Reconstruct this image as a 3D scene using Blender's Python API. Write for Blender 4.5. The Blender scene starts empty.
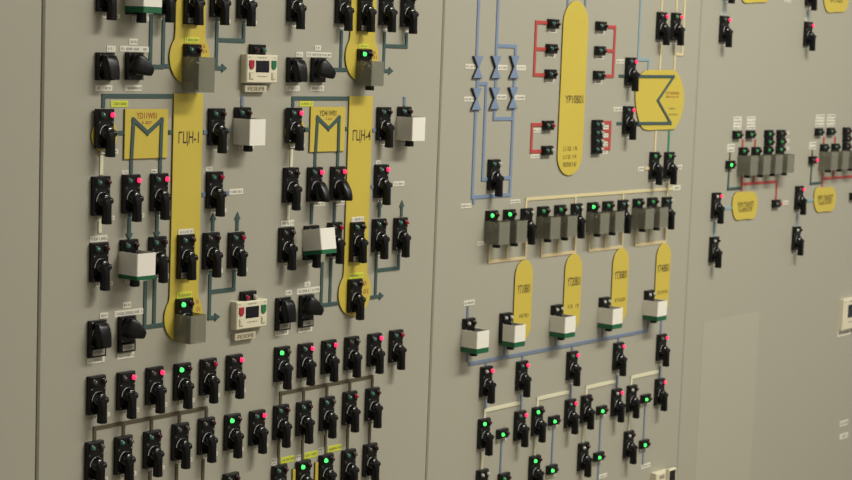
import bpy, bmesh, math, random
from mathutils import Vector, Matrix
random.seed(4)
C = bpy.context.scene
COL = C.collection
PI = math.pi

# ---------------------------------------------------------------- camera
F, YAW, PIT, ROL = 1800.0, 0.89873, 0.10598, 0.037313
CD, CH = 2.0, 1.6                      # distance to the panel plane, eye height
Fw = Vector((math.sin(YAW)*math.cos(PIT), math.cos(YAW)*math.cos(PIT), -math.sin(PIT)))
_r = Vector((math.cos(YAW), -math.sin(YAW), 0)); _u = _r.cross(Fw)
Rt = _r*math.cos(ROL) + _u*math.sin(ROL)
Up = -_r*math.sin(ROL) + _u*math.cos(ROL)

def W(x, y, d=0.0):
    """point on the plane d mm in front of the panel face, seen at a pixel -> (X, Z)"""
    D = Fw + Rt*((x-426)/F) + Up*((240-y)/F)
    t = (CD - d*0.001)/D.y
    return Vector((D.x*t, CH + D.z*t))

cam_d = bpy.data.cameras.new('camera')
cam = bpy.data.objects.new('camera', cam_d); COL.objects.link(cam)
M4 = Matrix((Rt, Up, -Fw)).transposed().to_4x4(); M4.translation = Vector((0, -CD, CH))
cam.matrix_world = M4
cam_d.sensor_width = 36; cam_d.lens = F/852*36
cam_d.clip_start = 0.05; cam_d.clip_end = 60
cam_d.dof.use_dof = True; cam_d.dof.focus_distance = 2.75; cam_d.dof.aperture_fstop = 11
C.camera = cam

# ---------------------------------------------------------------- materials
def lin(c):
    return tuple(((v/255)/12.92 if v/255 <= 0.04045 else ((v/255+0.055)/1.055)**2.4) for v in c)

def mat(name, col, rough=0.5, metal=0.0, noise=0.0, nscale=40, emit=None, es=0.0, bump=0.0, spec=0.5, coat=0.0):
    m = bpy.data.materials.new(name); m.use_nodes = True
    nt = m.node_tree; b = nt.nodes['Principled BSDF']
    c = lin(col)
    b.inputs['Base Color'].default_value = (*c, 1)
    b.inputs['Roughness'].default_value = rough
    b.inputs['Metallic'].default_value = metal
    b.inputs['Specular IOR Level'].default_value = spec
    b.inputs['Coat Weight'].default_value = coat
    if emit:
        b.inputs['Emission Color'].default_value = (*lin(emit), 1); b.inputs['Emission Strength'].default_value = es
    if noise or bump:
        tc = nt.nodes.new('ShaderNodeTexCoord'); n = nt.nodes.new('ShaderNodeTexNoise')
        n.inputs['Scale'].default_value = nscale; n.inputs['Detail'].default_value = 4
        nt.links.new(tc.outputs['Object'], n.inputs['Vector'])
        if noise:
            mx = nt.nodes.new('ShaderNodeMix'); mx.data_type = 'RGBA'
            mx.inputs[6].default_value = (*[v*(1-noise) for v in c], 1)
            mx.inputs[7].default_value = (*[min(1, v*(1+noise)) for v in c], 1)
            nt.links.new(n.outputs['Fac'], mx.inputs[0]); nt.links.new(mx.outputs[2], b.inputs['Base Color'])
        if bump:
            bp = nt.nodes.new('ShaderNodeBump'); bp.inputs['Strength'].default_value = bump; bp.inputs['Distance'].default_value = 0.0005
            nt.links.new(n.outputs['Fac'], bp.inputs['Height']); nt.links.new(bp.outputs['Normal'], b.inputs['Normal'])
    return m

MT = {
 'paint': mat('panel_paint', (172,169,153), 0.48, noise=0.03, nscale=1.3, bump=0.05, spec=0.4),
 'paint_edge': mat('panel_edge_paint', (120,116,98), 0.6),
 'black': mat('black_plastic', (13,12,13), 0.34, spec=0.4, noise=0.1),
 'blackm': mat('black_bakelite', (9,9,10), 0.34, spec=0.28),
 'knob': mat('glossy_black_knob', (8,8,9), 0.13, spec=0.6),
 'glint': mat('white_glint_line', (215,215,212), 0.25, metal=0.2),  # white for the drawn highlight arcs on the knobs
 'screw': mat('screw_steel', (120,120,118), 0.35, metal=0.9),
 'teal': mat('teal_strip', (64,88,85), 0.5, noise=0.06),
 'green': mat('green_strip', (48,140,100), 0.5),
 'blue': mat('blue_strip', (124,143,172), 0.5, noise=0.05),
 'ltblue': mat('pale_blue_strip', (140,168,176), 0.5, noise=0.05),
 'gblue': mat('grey_blue_strip', (118,133,154), 0.5),
 'red': mat('red_strip', (186,74,68), 0.5, noise=0.06),
 'ivory': mat('ivory_strip', (222,208,160), 0.5, noise=0.04),
 'sand': mat('sand_strip', (214,194,150), 0.5, noise=0.05),
 'pale': mat('pale_cream_strip', (226,222,192), 0.5, noise=0.04),
 'panel_pale': mat('paler_panel_tone', (178,175,158), 0.45, noise=0.02, nscale=2, spec=0.4),
 'brown': mat('brown_strip', (88,80,60), 0.5, noise=0.06),
 'yellow': mat('yellow_plate', (207,186,76), 0.45, noise=0.05, nscale=12),
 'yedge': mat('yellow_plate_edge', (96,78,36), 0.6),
 'ink': mat('dark_brown_ink', (66,42,26), 0.6),
 'redink': mat('red_ink', (150,62,34), 0.6),
 'grey_ink': mat('grey_ink', (96,92,84), 0.6),
 'tag': mat('white_tag', (228,224,208), 0.5, noise=0.03, nscale=200),
 'btag': mat('beige_name_block', (196,188,162), 0.5, noise=0.03, nscale=200),
 'gtag': mat('grey_tag', (150,146,132), 0.5, noise=0.05, nscale=200),
 'ytag': mat('yellow_green_tag', (214,220,66), 0.5, noise=0.03, nscale=200),
 'cream': mat('cream_plastic', (226,219,192), 0.45, noise=0.02),
 'cream_d': mat('cream_key', (200,190,160), 0.5),
 'screen': mat('dark_screen', (24,22,30), 0.15),
 'rbtn': mat('red_button', (168,38,62), 0.4),
 'gbtn': mat('green_button', (34,116,72), 0.4),
 'wcover': mat('white_cover', (242,238,226), 0.4, noise=0.02),
 'gband': mat('green_band', (20,100,62), 0.45),
 'bezel': mat('lamp_bezel', (52,50,48), 0.3, metal=0.6),
 'lamp_g': mat('lens_lit_green', (60,250,90), 0.3, emit=(66,255,104), es=1.3),
 'lamp_m': mat('lens_glowing_green', (46,136,80), 0.3, emit=(66,235,110), es=0.1),
 'lamp_r': mat('lens_lit_red', (250,40,90), 0.3, emit=(255,44,92), es=1.05),
 'lamp_e': mat('lens_dim_red', (150,28,52), 0.2, emit=(220,30,70), es=0.08),
 'lamp_t': mat('lens_teal', (70,122,108), 0.12),
 'lamp_k': mat('lens_smoke', (84,82,74), 0.12),
 'lamp_d': mat('lens_dark_red', (62,18,22), 0.12),
 'lamp_w': mat('lens_clear', (190,190,180), 0.12),
 'floor': mat('floor_lino', (128,120,104), 0.4, noise=0.08, nscale=8),
 'ceil': mat('ceiling_white', (215,213,205), 0.8, noise=0.02),
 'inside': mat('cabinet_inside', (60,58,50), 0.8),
}
def smoked():
    m = bpy.data.materials.new('smoked_acrylic'); m.use_nodes = True; nt = m.node_tree
    b = nt.nodes['Principled BSDF']; out = nt.nodes['Material Output']
    b.inputs['Base Color'].default_value = (*lin((170,168,152)), 1); b.inputs['Roughness'].default_value = 0.25
    tr = nt.nodes.new('ShaderNodeBsdfTransparent'); tr.inputs['Color'].default_value = (0.74,0.75,0.68,1)
    n = nt.nodes.new('ShaderNodeTexNoise'); n.inputs['Scale'].default_value = 60
    mr = nt.nodes.new('ShaderNodeMapRange'); mr.inputs['To Min'].default_value = 0.36; mr.inputs['To Max'].default_value = 0.46
    mx = nt.nodes.new('ShaderNodeMixShader')
    nt.links.new(n.outputs['Fac'], mr.inputs['Value']); nt.links.new(mr.outputs['Result'], mx.inputs['Fac'])
    nt.links.new(tr.outputs[0], mx.inputs[1]); nt.links.new(b.outputs[0], mx.inputs[2]); nt.links.new(mx.outputs[0], out.inputs['Surface'])
    return m
MT['smoke'] = smoked()

# ---------------------------------------------------------------- mesh building
# local coordinates of builders: u right, v down, d out of the panel, all in mm
class MB:
    def __init__(s): s.v=[]; s.f=[]; s.mi=[]; s.mats=[]; s.c=0
    def mat(s, m):
        if m not in s.mats: s.mats.append(m)
        s.c = s.mats.index(m); return s
    def add(s, vs, fs):
        o=len(s.v); s.v += [tuple(p) for p in vs]
        for f in fs: s.f.append([o+i for i in f]); s.mi.append(s.c)
    def rings(s, R, cap0=True, cap1=True):
        n=len(R[0]); vs=[p for r in R for p in r]; fs=[]
        for k in range(len(R)-1):
            for i in range(n):
                j=(i+1)%n; fs.append([k*n+i,k*n+j,(k+1)*n+j,(k+1)*n+i])
        if cap0: fs.append(list(range(n))[::-1])
        if cap1: fs.append([(len(R)-1)*n+i for i in range(n)])
        s.add(vs, fs)
    def prism(s, P, d0, d1, b=0.0):
        R=[[(p[0],p[1],d0) for p in P]]
        if b>0:
            R.append([(p[0],p[1],d1-b) for p in P]); Q=inset(P,b); R.append([(p[0],p[1],d1) for p in Q])
        else: R.append([(p[0],p[1],d1) for p in P])
        s.rings(R); return s
    def box(s,u0,v0,u1,v1,d0,d1,b=0.0):
        return s.prism([(u0,v0),(u1,v0),(u1,v1),(u0,v1)],d0,d1,b)
    def lathe(s,cu,cv,prof,n=20,sx=1,sy=1):
        R=[[(cu+r*sx*math.cos(2*PI*i/n), cv+r*sy*math.sin(2*PI*i/n), d) for i in range(n)] for r,d in prof]
        s.rings(R); return s
    def tube_u(s,cv,cd,prof,n=12):      # lathe about the u axis
        R=[[(u, cv+r*math.cos(2*PI*i/n), cd+r*math.sin(2*PI*i/n)) for i in range(n)] for r,u in prof]
        s.rings(R); return s
    def loft(s, st, n=14, pw_=0.7):              # st: (u,v,d, halfwidth, halfdepth) stacked, sections in the u-d plane
        R=[]
        for u,v,d,a,c in st:
            r=[]
            for i in range(n):
                t=2*PI*i/n; ct,sn=math.cos(t),math.sin(t)
                r.append((u+a*math.copysign(abs(ct)**pw_,ct), v, d+c*math.copysign(abs(sn)**pw_,sn)))
            R.append(r)
        s.rings(R); return s
    def arc(s,cu,cv,r,w,a0,a1,d0,d1,n=12):
        a=[math.radians(a0+(a1-a0)*i/n) for i in range(n+1)]
        P=[(cu+r*math.cos(t),cv-r*math.sin(t)) for t in a]+[(cu+(r-w)*math.cos(t),cv-(r-w)*math.sin(t)) for t in a[::-1]]
        for i in range(n):
            s.prism([P[i],P[i+1],P[-2-i],P[-1-i]],d0,d1)
        return s
    def mesh(s, name, orig=(0,0)):
        me=bpy.data.meshes.new(name)
        seat=0.0 if name=='front_sheet' else 0.4        # backs are let into the paint, not hovering on it
        me.from_pydata([((p[0]-orig[0])*.001, (seat if abs(p[2])<1e-6 else -p[2])*.001, -(p[1]-orig[1])*.001) for p in s.v],[],s.f)
        for m in s.mats: me.materials.append(MT[m])
        for p,i in zip(me.polygons,s.mi): p.material_index=i; p.use_smooth=True
        bm=bmesh.new(); bm.from_mesh(me); bmesh.ops.recalc_face_normals(bm,faces=bm.faces); bm.to_mesh(me); bm.free()
        me.set_sharp_from_angle(angle=0.62)
        return me

def inset(P,b):
    n=len(P); A=sum(P[i][0]*P[(i+1)%n][1]-P[(i+1)%n][0]*P[i][1] for i in range(n)); sg=1 if A>0 else -1
    Q=[]
    for i in range(n):
        p0,p1,p2=Vector(P[i-1]),Vector(P[i]),Vector(P[(i+1)%n])
        e1=(p1-p0).normalized(); e2=(p2-p1).normalized()
        n1=Vector((-e1.y,e1.x))*sg; n2=Vector((-e2.y,e2.x))*sg
        m=n1+n2; L=m.length_squared
        q=p1+(m*(2*b/L) if L>1e-6 else n1*b); Q.append((q.x,q.y))
    return Q

def put(name, me, parent=None, loc=(0,0,0), **props):
    o=bpy.data.objects.new(name, me); COL.objects.link(o); o.location=loc
    if parent: o.parent=parent
    for k,v in props.items(): o[k]=v
    return o
def empty(name, loc, label, cat, group=None):
    o=bpy.data.objects.new(name,None); COL.objects.link(o); o.location=loc; o.empty_display_size=0.02
    o['label']=label; o['category']=cat
    if group: o['group']=group
    return o

# ---------------------------------------------------------------- lettering
def text_mesh(s, name, u0, v0, u1, v1, d, m='ink'):
    cu=bpy.data.curves.new(name,'FONT'); cu.body=s; cu.size=1.0; cu.resolution_u=3; cu.offset=0.012
    to=bpy.data.objects.new(name,cu); COL.objects.link(to); bpy.context.view_layer.update()
    me=bpy.data.meshes.new_from_object(to.evaluated_get(bpy.context.evaluated_depsgraph_get()))
    bpy.data.objects.remove(to); bpy.data.curves.remove(cu)
    xs=[v.co.x for v in me.vertices]; ys=[v.co.y for v in me.vertices]
    x0,x1,y0,y1=min(xs),max(xs),min(ys),max(ys)
    for v in me.vertices:
        x=u0+(v.co.x-x0)/(x1-x0)*(u1-u0); z=-(v1-(v.co.y-y0)/(y1-y0)*(v1-v0))
        v.co=(x*.001,-d*.001,z*.001)
    me.materials.clear(); me.materials.append(MT[m])
    return me

def marks(mb, u0, v0, u1, v1, d, m='grey_ink', seed=0):
    """illegible print: short upright and level strokes"""
    mb.mat(m); rn=random.Random(seed); h=v1-v0; u=u0
    while u < u1-0.4:
        w=h*rn.uniform(.38,.6)
        if rn.random()<.14: u+=w; continue
        t=h*.13
        mb.box(u,v0,u+t,v1,d,d+.12)
        if rn.random()<.7: mb.box(u+w-t,v0,u+w,v1,d,d+.12)
        yy=rn.choice([v0,v0+h*.45,v1-t]); mb.box(u+t,yy,u+w-t,yy+t,d,d+.1)
        u+=w+h*.22

# ================================================================= the setting
sx=[W(40.2,240).x, W(435.2,240).x, W(689.2,240).x]
pw=(sx[2]-sx[0])/2
bounds=[sx[0]-pw, sx[0], sx[1], sx[2], sx[2]+pw+0.3]
plabels=['blank grey control panel at the far left edge, beyond the first seam',
 'grey control panel carrying the two tall yellow pump diagrams',
 'grey control panel carrying blue valve symbols and slim yellow capsules',
 'grey control panel at right, mostly empty below two small yellow tanks']
for i in range(4):
    a,b=bounds[i]*1000,bounds[i+1]*1000; g=1.6 if i==0 else 1.1
    root=empty('control_panel',((a+b)/2000,0.25,0),plabels[i],'control panel','grey control panels in a row')
    m=MB().mat('paint'); e=2.5
    m.box(a+g,-2250,b-g,-80,-22,0,e)
    face=put('front_sheet',m.mesh('front_sheet',((a+b)/2,0)),root,(0,-0.25,0))
    m=MB().mat('inside'); m.box(a+1.0,-2240,b-1.0,-90,-520,-22.2)
    put('cabinet_body',m.mesh('cabinet_body',((a+b)/2,0)),root,(0,-0.25,0))
    m=MB().mat('black'); m.box(a+g,-80,b-g,0,-500,-30)
    put('plinth',m.mesh('plinth',((a+b)/2,0)),root,(0,-0.25,0))

def slab(name,x0,x1,y0,y1,z0,z1,m):
    me=bpy.data.meshes.new(name)
    vs=[(x,y,z) for x in (x0,x1) for y in (y0,y1) for z in (z0,z1)]
    me.from_pydata(vs,[],[(0,1,3,2),(4,6,7,5),(0,4,5,1),(2,3,7,6),(0,2,6,4),(1,5,7,3)])
    me.materials.append(MT[m]); o=put(name,me); o['kind']='structure'; return o
slab('floor',-2.5,8,-6,1.2,-0.1,0,'floor')
slab('ceiling',-2.5,8,-6,1.2,3.4,3.5,'ceil')
slab('wall_back',-2.5,8,1.1,1.2,0,3.4,'ceil')
slab('wall_front',-2.5,8,-6,-5.9,0,3.4,'ceil')

# ================================================================= lever switches
PW, PH, PT = 31.0, 57.0, 8.0
UC, VC = PW/2, 28.5
def lamp_mesh(cu,cv,d0,m,r=3.9):
    b=MB().mat('bezel'); b.lathe(cu,cv,[(r+1.1,d0),(r+1.1,d0+1.4),(r+.3,d0+2.0),(r,d0+1.6)])
    b.mat(m); b.lathe(cu,cv,[(r,d0+1.5),(r,d0+3.0),(r*.9,d0+4.3),(r*.66,d0+5.3),(r*.35,d0+5.8),(r*.05,d0+6.0)],n=16)
    return b
def plate_mesh(h=PH, w=PW, tag=False):
    b=MB().mat('black'); b.box(0,0,w,h,0,PT,1.2)
    b.box(1.5,1.2,w-1.5,15.5,PT-.3,PT+1.6,.6)
    b.mat('screw')
    for p in ((3.2,19.5),(w-3.2,19.5),(3.2,min(h,57)-3.4),(w-3.2,min(h,57)-3.4)):
        b.lathe(p[0],p[1],[(1.3,PT-.2),(1.3,PT+.4),(.9,PT+.7)],n=10)
    b.mat('black'); b.lathe(UC,36,[(13.6,PT-.2),(13.6,PT+1.2),(12.8,PT+1.8)],n=28)
    if tag:
        b.mat('gtag'); b.box(3,h-10,20,h-2,PT-.2,PT+.6,.2); marks(b,5,h-8,18,h-4.5,PT+.6,'grey_ink',3)
    return b
def lever_mesh(kind):
    b=MB()
    if kind=='lever':
        b.mat('blackm')
        b.mat('knob').lathe(UC,34,[(11.4,PT+1.6),(11.4,PT+3.5),(10.8,PT+6),(9.6,PT+8.6),(7.4,PT+10.6),(4,PT+11.6),(.3,PT+11.9)],n=24)
        b.mat('blackm').loft([(UC-1,27.5,12.5,3,2.4),(UC-1,29.5,13.5,6.0,4.0),(UC-1,33,15.6,7.6,6.4),(UC-.6,40,17,6.8,6.8),(UC-.3,48,17.6,6.0,6.4),(UC,58,17.8,5.8,6.3),
                (UC,65,17.8,6.2,6.6),(UC,67.8,17.8,6.2,6.6),(UC,68.8,17.8,5.4,5.8)],n=20,pw_=0.5)
        b.tube_u(35,17.5,[(4.8,UC+3),(5.2,UC+6.5),(4.8,UC+9),(3.4,UC+10.4),(.4,UC+10.8)],n=16)
    elif kind=='paddle':
        b.mat('blackm')
        b.lathe(UC,36,[(12,PT+1.6),(12,PT+4),(10.5,PT+7),(9,PT+9)],n=24)
        b.loft([(UC,23,16,5,4),(UC,25,16.5,8,6),(UC,31,18,10,8.5),(UC,38,20,10.5,11),(UC,47,22,10,12.5),(UC,53,22.5,9.4,13),(UC,55.5,22.5,8.4,12)],n=18)
    elif kind=='side':
        b.mat('blackm')
        b.lathe(UC-1,22,[(11,PT+1.6),(11,PT+5),(9.5,PT+8),(8,PT+11)],n=24)
        st=[]
        R=[]
        for k,(u,vv,hw,hd,dd) in enumerate([(3,12,8,4,13),(5,13,13,5.5,14),(11,16,15,7,15.5),(18,20,13.5,7.5,17.5),(26,24.5,9.5,7.5,19.5),(31,27.5,6.8,7,20.5),(32.5,28.5,5.8,6,20.5)]):
            ring=[]
            ax=Vector((.88,.47)); nx=Vector((-.47,.88))
            for i in range(16):
                t=2*PI*i/16; ct,sn=math.cos(t),math.sin(t)
                a=hw*math.copysign(abs(ct)**.5,ct); c=hd*math.copysign(abs(sn)**.5,sn)
                ring.append((u+nx.x*a, vv+nx.y*a, dd+c))
            R.append(ring)
        b.rings(R)
    elif kind=='down':
        b.mat('blackm')
        b.lathe(UC,20,[(12.5,PT+1.6),(12.5,PT+4),(11,PT+7),(9,PT+9)],n=24)
        b.loft([(UC,3,12,8,3),(UC,4.5,13,11,5),(UC,11,14.5,12.4,7),(UC+.5,20,15.5,12.4,8.5),(UC+1,29,16,11.4,9.4),(UC+1,37,16.4,10.8,9.8),(UC+1,38.6,16.4,9.8,8.8)],n=20,pw_=.5)
    return b
O=(UC,VC)
ME={}
ME['plate']=plate_mesh().mesh('base_plate',O)
ME['tplate']=plate_mesh(68,tag=True).mesh('base_plate_tall',O)
for k in 'gmtkw': ME['L'+k]=lamp_mesh(6.6,8.4,PT+1.4,'lamp_'+k,3.5).mesh('lamp_left',O)
for k in 'redkw': ME['R'+k]=lamp_mesh(24.4,8.4,PT+1.4,'lamp_'+k,3.7).mesh('lamp_right',O)
for k in ('lever','paddle'): ME[k]=lever_mesh(k).mesh('lever_'+k,O)
b=MB().mat('glint'); b.arc(UC,35.5,13.3,.95,100,182,PT+1.9,PT+2.2); b.arc(UC,35.5,13.0,.5,50,84,PT+1.9,PT+2.1)  # highlight on the knob rim modelled as thin white arcs
ME['scale']=b.mesh('glint_arc',O)
for q in range(4):
    b=MB().mat('tag'); b.box(13,59.2,46,65.5,0,.7); marks(b,16,60.7,43,64,.7,'grey_ink',q+11)
    ME['tag%d'%q]=b.mesh('name_tag',O)
LAMPW={'g':'lit green','m':'glowing green','t':'unlit green','k':'unlit smoky','w':'clear','r':'lit red','e':'dim red','d':'unlit red'}
nsw=[0]
def switch(x,y,L,R,label,kind='lever',bd=0.0,tag=True,tall=False):
    nsw[0]+=1
    p=W(x,y,bd)
    loc=(p.x+UC*.001, -bd*.001, p.y-VC*.001)
    r=empty('lever_switch',loc,label,'switch','black lever switches on the panels')
    put('base_plate',ME['tplate' if tall else 'plate'],r)
    put('indicator_lamp',ME['L'+L],r,label='%s left lamp'%LAMPW[L])
    put('indicator_lamp',ME['R'+R],r,label='%s right lamp'%LAMPW[R])
    put('glint_arc',ME['scale'],r,label='white curved highlight line')
    put('handle',ME[kind],r)
    if tag and not tall: put('name_tag',ME['tag%d'%(nsw[0]%4)],r,label='white name strip')
    return r
ORD=['first','second','third','fourth','fifth','sixth','seventh']
def lampword(L,R):
    g={'g':'lit green','m':'green'}.get(L); rr={'r':'lit red','e':'dim red'}.get(R)
    if g and rr: return 'green and red lamps lit'
    if g: return g+' lamp'
    if rr: return rr+' lamp'
    return 'lamps unlit'
def row(desc, items, **kw):
    n=len(items)
    for i,it in enumerate(items):
        x,y,L,R=it[:4]; k=dict(kw); 
        if len(it)>4: k.update(it[4])
        pos='rightmost' if i==n-1 else ('leftmost' if i==0 else ORD[i]+' from left')
        switch(x,y,L,R,'black lever switch, %s, %s %s'%(lampword(L,R),pos,desc),**k)

Y=dict(bd=3.0)
# ---- panel with the two pump diagrams
row('of six at top edge left',[(96,-28.8,'k','d'),(126,-25.2,'k','d'),(155,-24.8,'k','d'),(184,-21.4,'k','d',dict(bd=3.0,tall=True)),(210.2,-20.6,'k','d'),(237,-18.6,'k','d')])
row('of five at top edge right',[(287,-14.4,'k','d'),(335.3,-11.4,'k','d'),(358,-9.7,'k','d',dict(bd=3.0,tall=True)),(379.3,-8.9,'t','d'),(400.7,-6.6,'t','d')])
switch(94.6,108.8,'t','r','black lever switch, lit red lamp, over left yellow disc by left heat exchanger',bd=3.2)
switch(207.8,108.2,'t','d','black lever switch beside the left pump name, right of left column')
switch(234,107.2,'t','d','black lever switch under the white cover right of left column',tag=True)
switch(286,107.6,'t','r','black lever switch, lit red lamp, over yellow disc by right heat exchanger',bd=3.2)
switch(376.5,107,'t','d','black lever switch beside the right pump name, right of right column')
switch(397.2,106.5,'t','d','black lever switch under the white cover right of right column')
row('of three under left heat exchanger',[(91,176.4,'t','d'),(121.6,174.7,'t','r'),(150,173.5,'t','r')])
switch(205.9,171.7,'t','e','black lever switch below left pump name, white tag on its right')
row('of three under right heat exchanger',[(282.8,167.6,'k','d'),(307,167.2,'t','r',dict(kind='paddle')),(330,166.5,'k','r',dict(kind='paddle'))])
switch(374.1,164.6,'t','r','black lever switch, lit red lamp, below right pump name, beside white tag')
switch(89.4,243,'t','d','black lever switch directly under the pale tag near left seam')
switch(119.5,239.8,'t','d','black lever switch behind the level green-banded white cover left of left column')
switch(148.2,236.8,'t','d','black lever switch between green-banded cover and left yellow column')
switch(177,234.7,'t','d','taller black lever switch mounted on the left yellow column',bd=3.0,tall=True)
switch(202.4,232.8,'k','d','black lever switch with up arrow above, right of left column, left one')
switch(227.8,232.4,'t','e','black lever switch, dim red lamp, up arrow above, right of left column')
switch(278.4,227.6,'k','d','black lever switch under pale tag, left of the tilted cover')
switch(303.5,225.8,'k','d','black lever switch behind the tilted green-banded white cover')
switch(327,222.5,'k','e','black lever switch between tilted cover and right yellow column')
switch(350,222.2,'t','d','taller black lever switch mounted on the right yellow column',bd=3.0,tall=True)
switch(371.8,219,'t','d','black lever switch with up arrow above, right of right column, left one')
switch(393.4,217.8,'t','e','black lever switch with up arrow above, rightmost on its panel mid height')
switch(184.0-0.8,43.8,'t','d','black lever switch under smoked cover on upper left yellow bulb',bd=3.0,tag=False)
switch(357,48.8,'g','d','black lever switch, lit green lamp, under smoked cover on upper right bulb',bd=3.0,tag=False)
switch(175.3,298.8,'g','d','black lever switch, lit green lamp, under smoked cover on lower left bulb',bd=3.0,tag=False)
switch(347.5,279.4,'k','d','black lever switch uncovered on the lower right yellow bulb',bd=3.0,tag=False)
row('of six in upper row, lower left',[(86.6,376.5,'k','d'),(116.5,372.5,'k','r'),(145.4,367.8,'k','r'),(173.4,364,'g','d'),(199.5,359.3,'k','e'),(225.9,355.3,'k','r')])
row('in seven under left brown bus',[(84.7,442.3,'t','k'),(114,437,'t','k'),(143,431.7,'t','d'),(171.3,424.3,'k','k'),(197.6,418.8,'k','d'),(224,415,'g','d'),(249,411.2,'t','r')])
row('of six above right brown bus',[(274,347.3,'g','k'),(297.6,344,'t','r'),(321.2,340.7,'t','r'),(344.2,337.2,'k','k'),(367.3,334,'t','r'),(389,330.6,'t','e')])
row('of five under right brown bus',[(273,405.8,'t','d'),(296,402.3,'t','d'),(319.5,397.6,'t','k'),(342.4,392.2,'t','e'),(365.2,388.6,'t','d')])
row('of five at bottom edge, lower right',[(271.3,465.8,'t','d'),(295.3,461.6,'g','d'),(318.4,455.2,'g','d'),(341.2,450.5,'t','k'),(362.8,444.6,'k','d')])
switch(222.3,474.2,'k','d','black lever switch cut by bottom edge under seven-switch row')

# ---- panel with valve symbols
switch(487.6,159.4,'t','w','black lever switch between the blue pipes under the valve symbols')
switch(625.2,57.2,'t','r','black lever switch, lit red lamp, at upper teal line of large tank')
switch(622.8,106,'t','r','black lever switch, lit red lamp, at lower teal line of large tank')
switch(656.5,11.8,'k','r','black lever switch, lit red lamp, left of pair above large tank')
switch(671,12.5,'m','r','black lever switch, green and red lamps, right of pair above large tank')
switch(649.4,152,'m','d','black lever switch, green lamp, left of pair below large tank')
switch(664,152,'m','k','black lever switch, green lamp, right of pair below large tank')
CUNIT=[((485.3,210.7),(503,209.6),(520.6,208.4)),((537,206.5),(554.2,205.1),(570.7,203.6)),((587,202.4),(602.2,201.3),(617.5,199.9)),((632.5,198.7),(647,197.6),(661.6,197))]
CL=['ggk','mmt','gmt','mmt']
for gi,g in enumerate(CUNIT):
    for k,(x,y) in enumerate(g):
        who=('under left smoked cover of','under second smoked cover of','uncovered at right of')[k]
        switch(x,y,CL[gi][k],'d' if k!=2 else 'w','black lever switch %s %s trio above the slim capsules'%(who,ORD[gi]),tag=False)
WC=[(462.2,318.8),(499.4,313.4),(550.7,305.2),(598.7,297.6),(644,290.6)]
for i,(x,y) in enumerate(WC):
    switch(x,y,'w','d' if i==0 else 'w','black lever switch behind the %s white cover along the grey-blue line'%(ORD[i]),tag=False)
row('of five below grey-blue line',[(480,367,'w','r'),(515.9,361.6,'t','r'),(566.5,351.8,'t','r'),(613,343,'t','r'),(656.5,334.6,'t','r')],tag=False)
switch(477.8,419.2,'g','d','black lever switch, lit green lamp, leftmost under pale steps')
PAIR=[((514,411.7),(531.6,407.5),'t','g'),((564.6,400),(580.6,395.7),'t','k'),((611.2,389.4),(626.5,385.8),'w','w')]
for i,(a,b_,l1,l2) in enumerate(PAIR):
    switch(a[0],a[1],l1,'r','black lever switch, lit red lamp, left of %s close pair under pale steps'%ORD[i],tag=False)
    switch(b_[0],b_[1],l2,'d','black lever switch, red lamp off, right of %s close pair under pale steps'%ORD[i])
switch(654.6,379.2,'t','r','black lever switch, lit red lamp, rightmost under the last pale step',tag=False)
row('of four lowest on valve panel',[(475.9,470.5,'w','w'),(528.8,456.4,'g','d'),(577.8,443.5,'w','d'),(623.6,431.7,'w','d')])
# ---- right panel
switch(719.7,15.6,'t','r','black lever switch, lit red lamp, left one at top of right panel')
switch(804,21.5,'k','r','black lever switch, lit red lamp, right one at top of right panel')
switch(722.5,-28.5,'k','d','black lever switch cut by top edge, left one on right panel')
switch(805.7,-19,'k','d','black lever switch cut by top edge, right one on right panel')
switch(711.6,192.7,'w','r','black lever switch, lit red lamp, left of the left small tank')
switch(709.3,237,'w','d','black lever switch below and left of the left small tank')
switch(795,186,'k','r','black lever switch, lit red lamp, left of the right small tank')
switch(792.3,226.7,'w','d','black lever switch below and left of the right small tank')
TANKS=[([(738.5,147.3),(751.4,147),(763.6,146.3),(775.6,145.8)],'left','mmmm'),([(820,144),(831.2,143.5),(842.3,143),(853,142.6)],'right','ttkk')]
for pts,side,ls in TANKS:
    for k,(x,y) in enumerate(pts):
        switch(x,y,ls[k],'d','black lever switch under %s of four smoked covers above %s small tank'%(ORD[k],side),tag=False)

# ================================================================= selector switches
ME['sq']=None
b=MB().mat('black'); b.box(0,0,PW,40,0,PT,1.2); b.lathe(UC,20,[(14.5,PT-.2),(14.5,PT+1.2),(13.6,PT+1.8)],n=28)
b.mat('screw'); [b.lathe(p[0],p[1],[(1.3,PT-.2),(1.3,PT+.4),(.9,PT+.7)],n=10) for p in ((3,3),(PW-3,3),(3,37),(PW-3,37))]
ME['sq']=b.mesh('selector_plate',(UC,20))
b.mat('black'); b.box(0,40.3,PW,54,0,PT,1.2); b.mat('gtag'); b.box(4,42.5,PW-4,51.5,PT-.2,PT+.6,.2); marks(b,7,45,PW-7,49,PT+.6,'grey_ink',5)
ME['sqt']=b.mesh('selector_plate_tall',(UC,20))
ME['down']=lever_mesh('down').mesh('selector_handle_down',(UC,20)); ME['side']=lever_mesh('side').mesh('selector_handle_side',(UC,20))
b=MB().mat('glint'); b.arc(UC,20,14.2,.7,95,180,PT+1.7,PT+2.1); ME['sarc']=b.mesh('glint_arc',(UC,20))  # same modelled highlight arc on the selector dial
def selector(x,y,kind,tall,label):
    p=W(x,y); r=empty('selector_switch',(p.x+UC*.001,0,p.y-.020),label,'switch','rotary selector switches')
    put('base_plate',ME['sqt' if tall else 'sq'],r); put('handle',ME[kind],r); put('glint_arc',ME['sarc'],r)
selector(95.3,52.2,'down',False,'black selector switch pointing down, upper left, above left disc')
selector(125,52.2,'side',False,'black selector switch turned right, upper left under three white tags')
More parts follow.
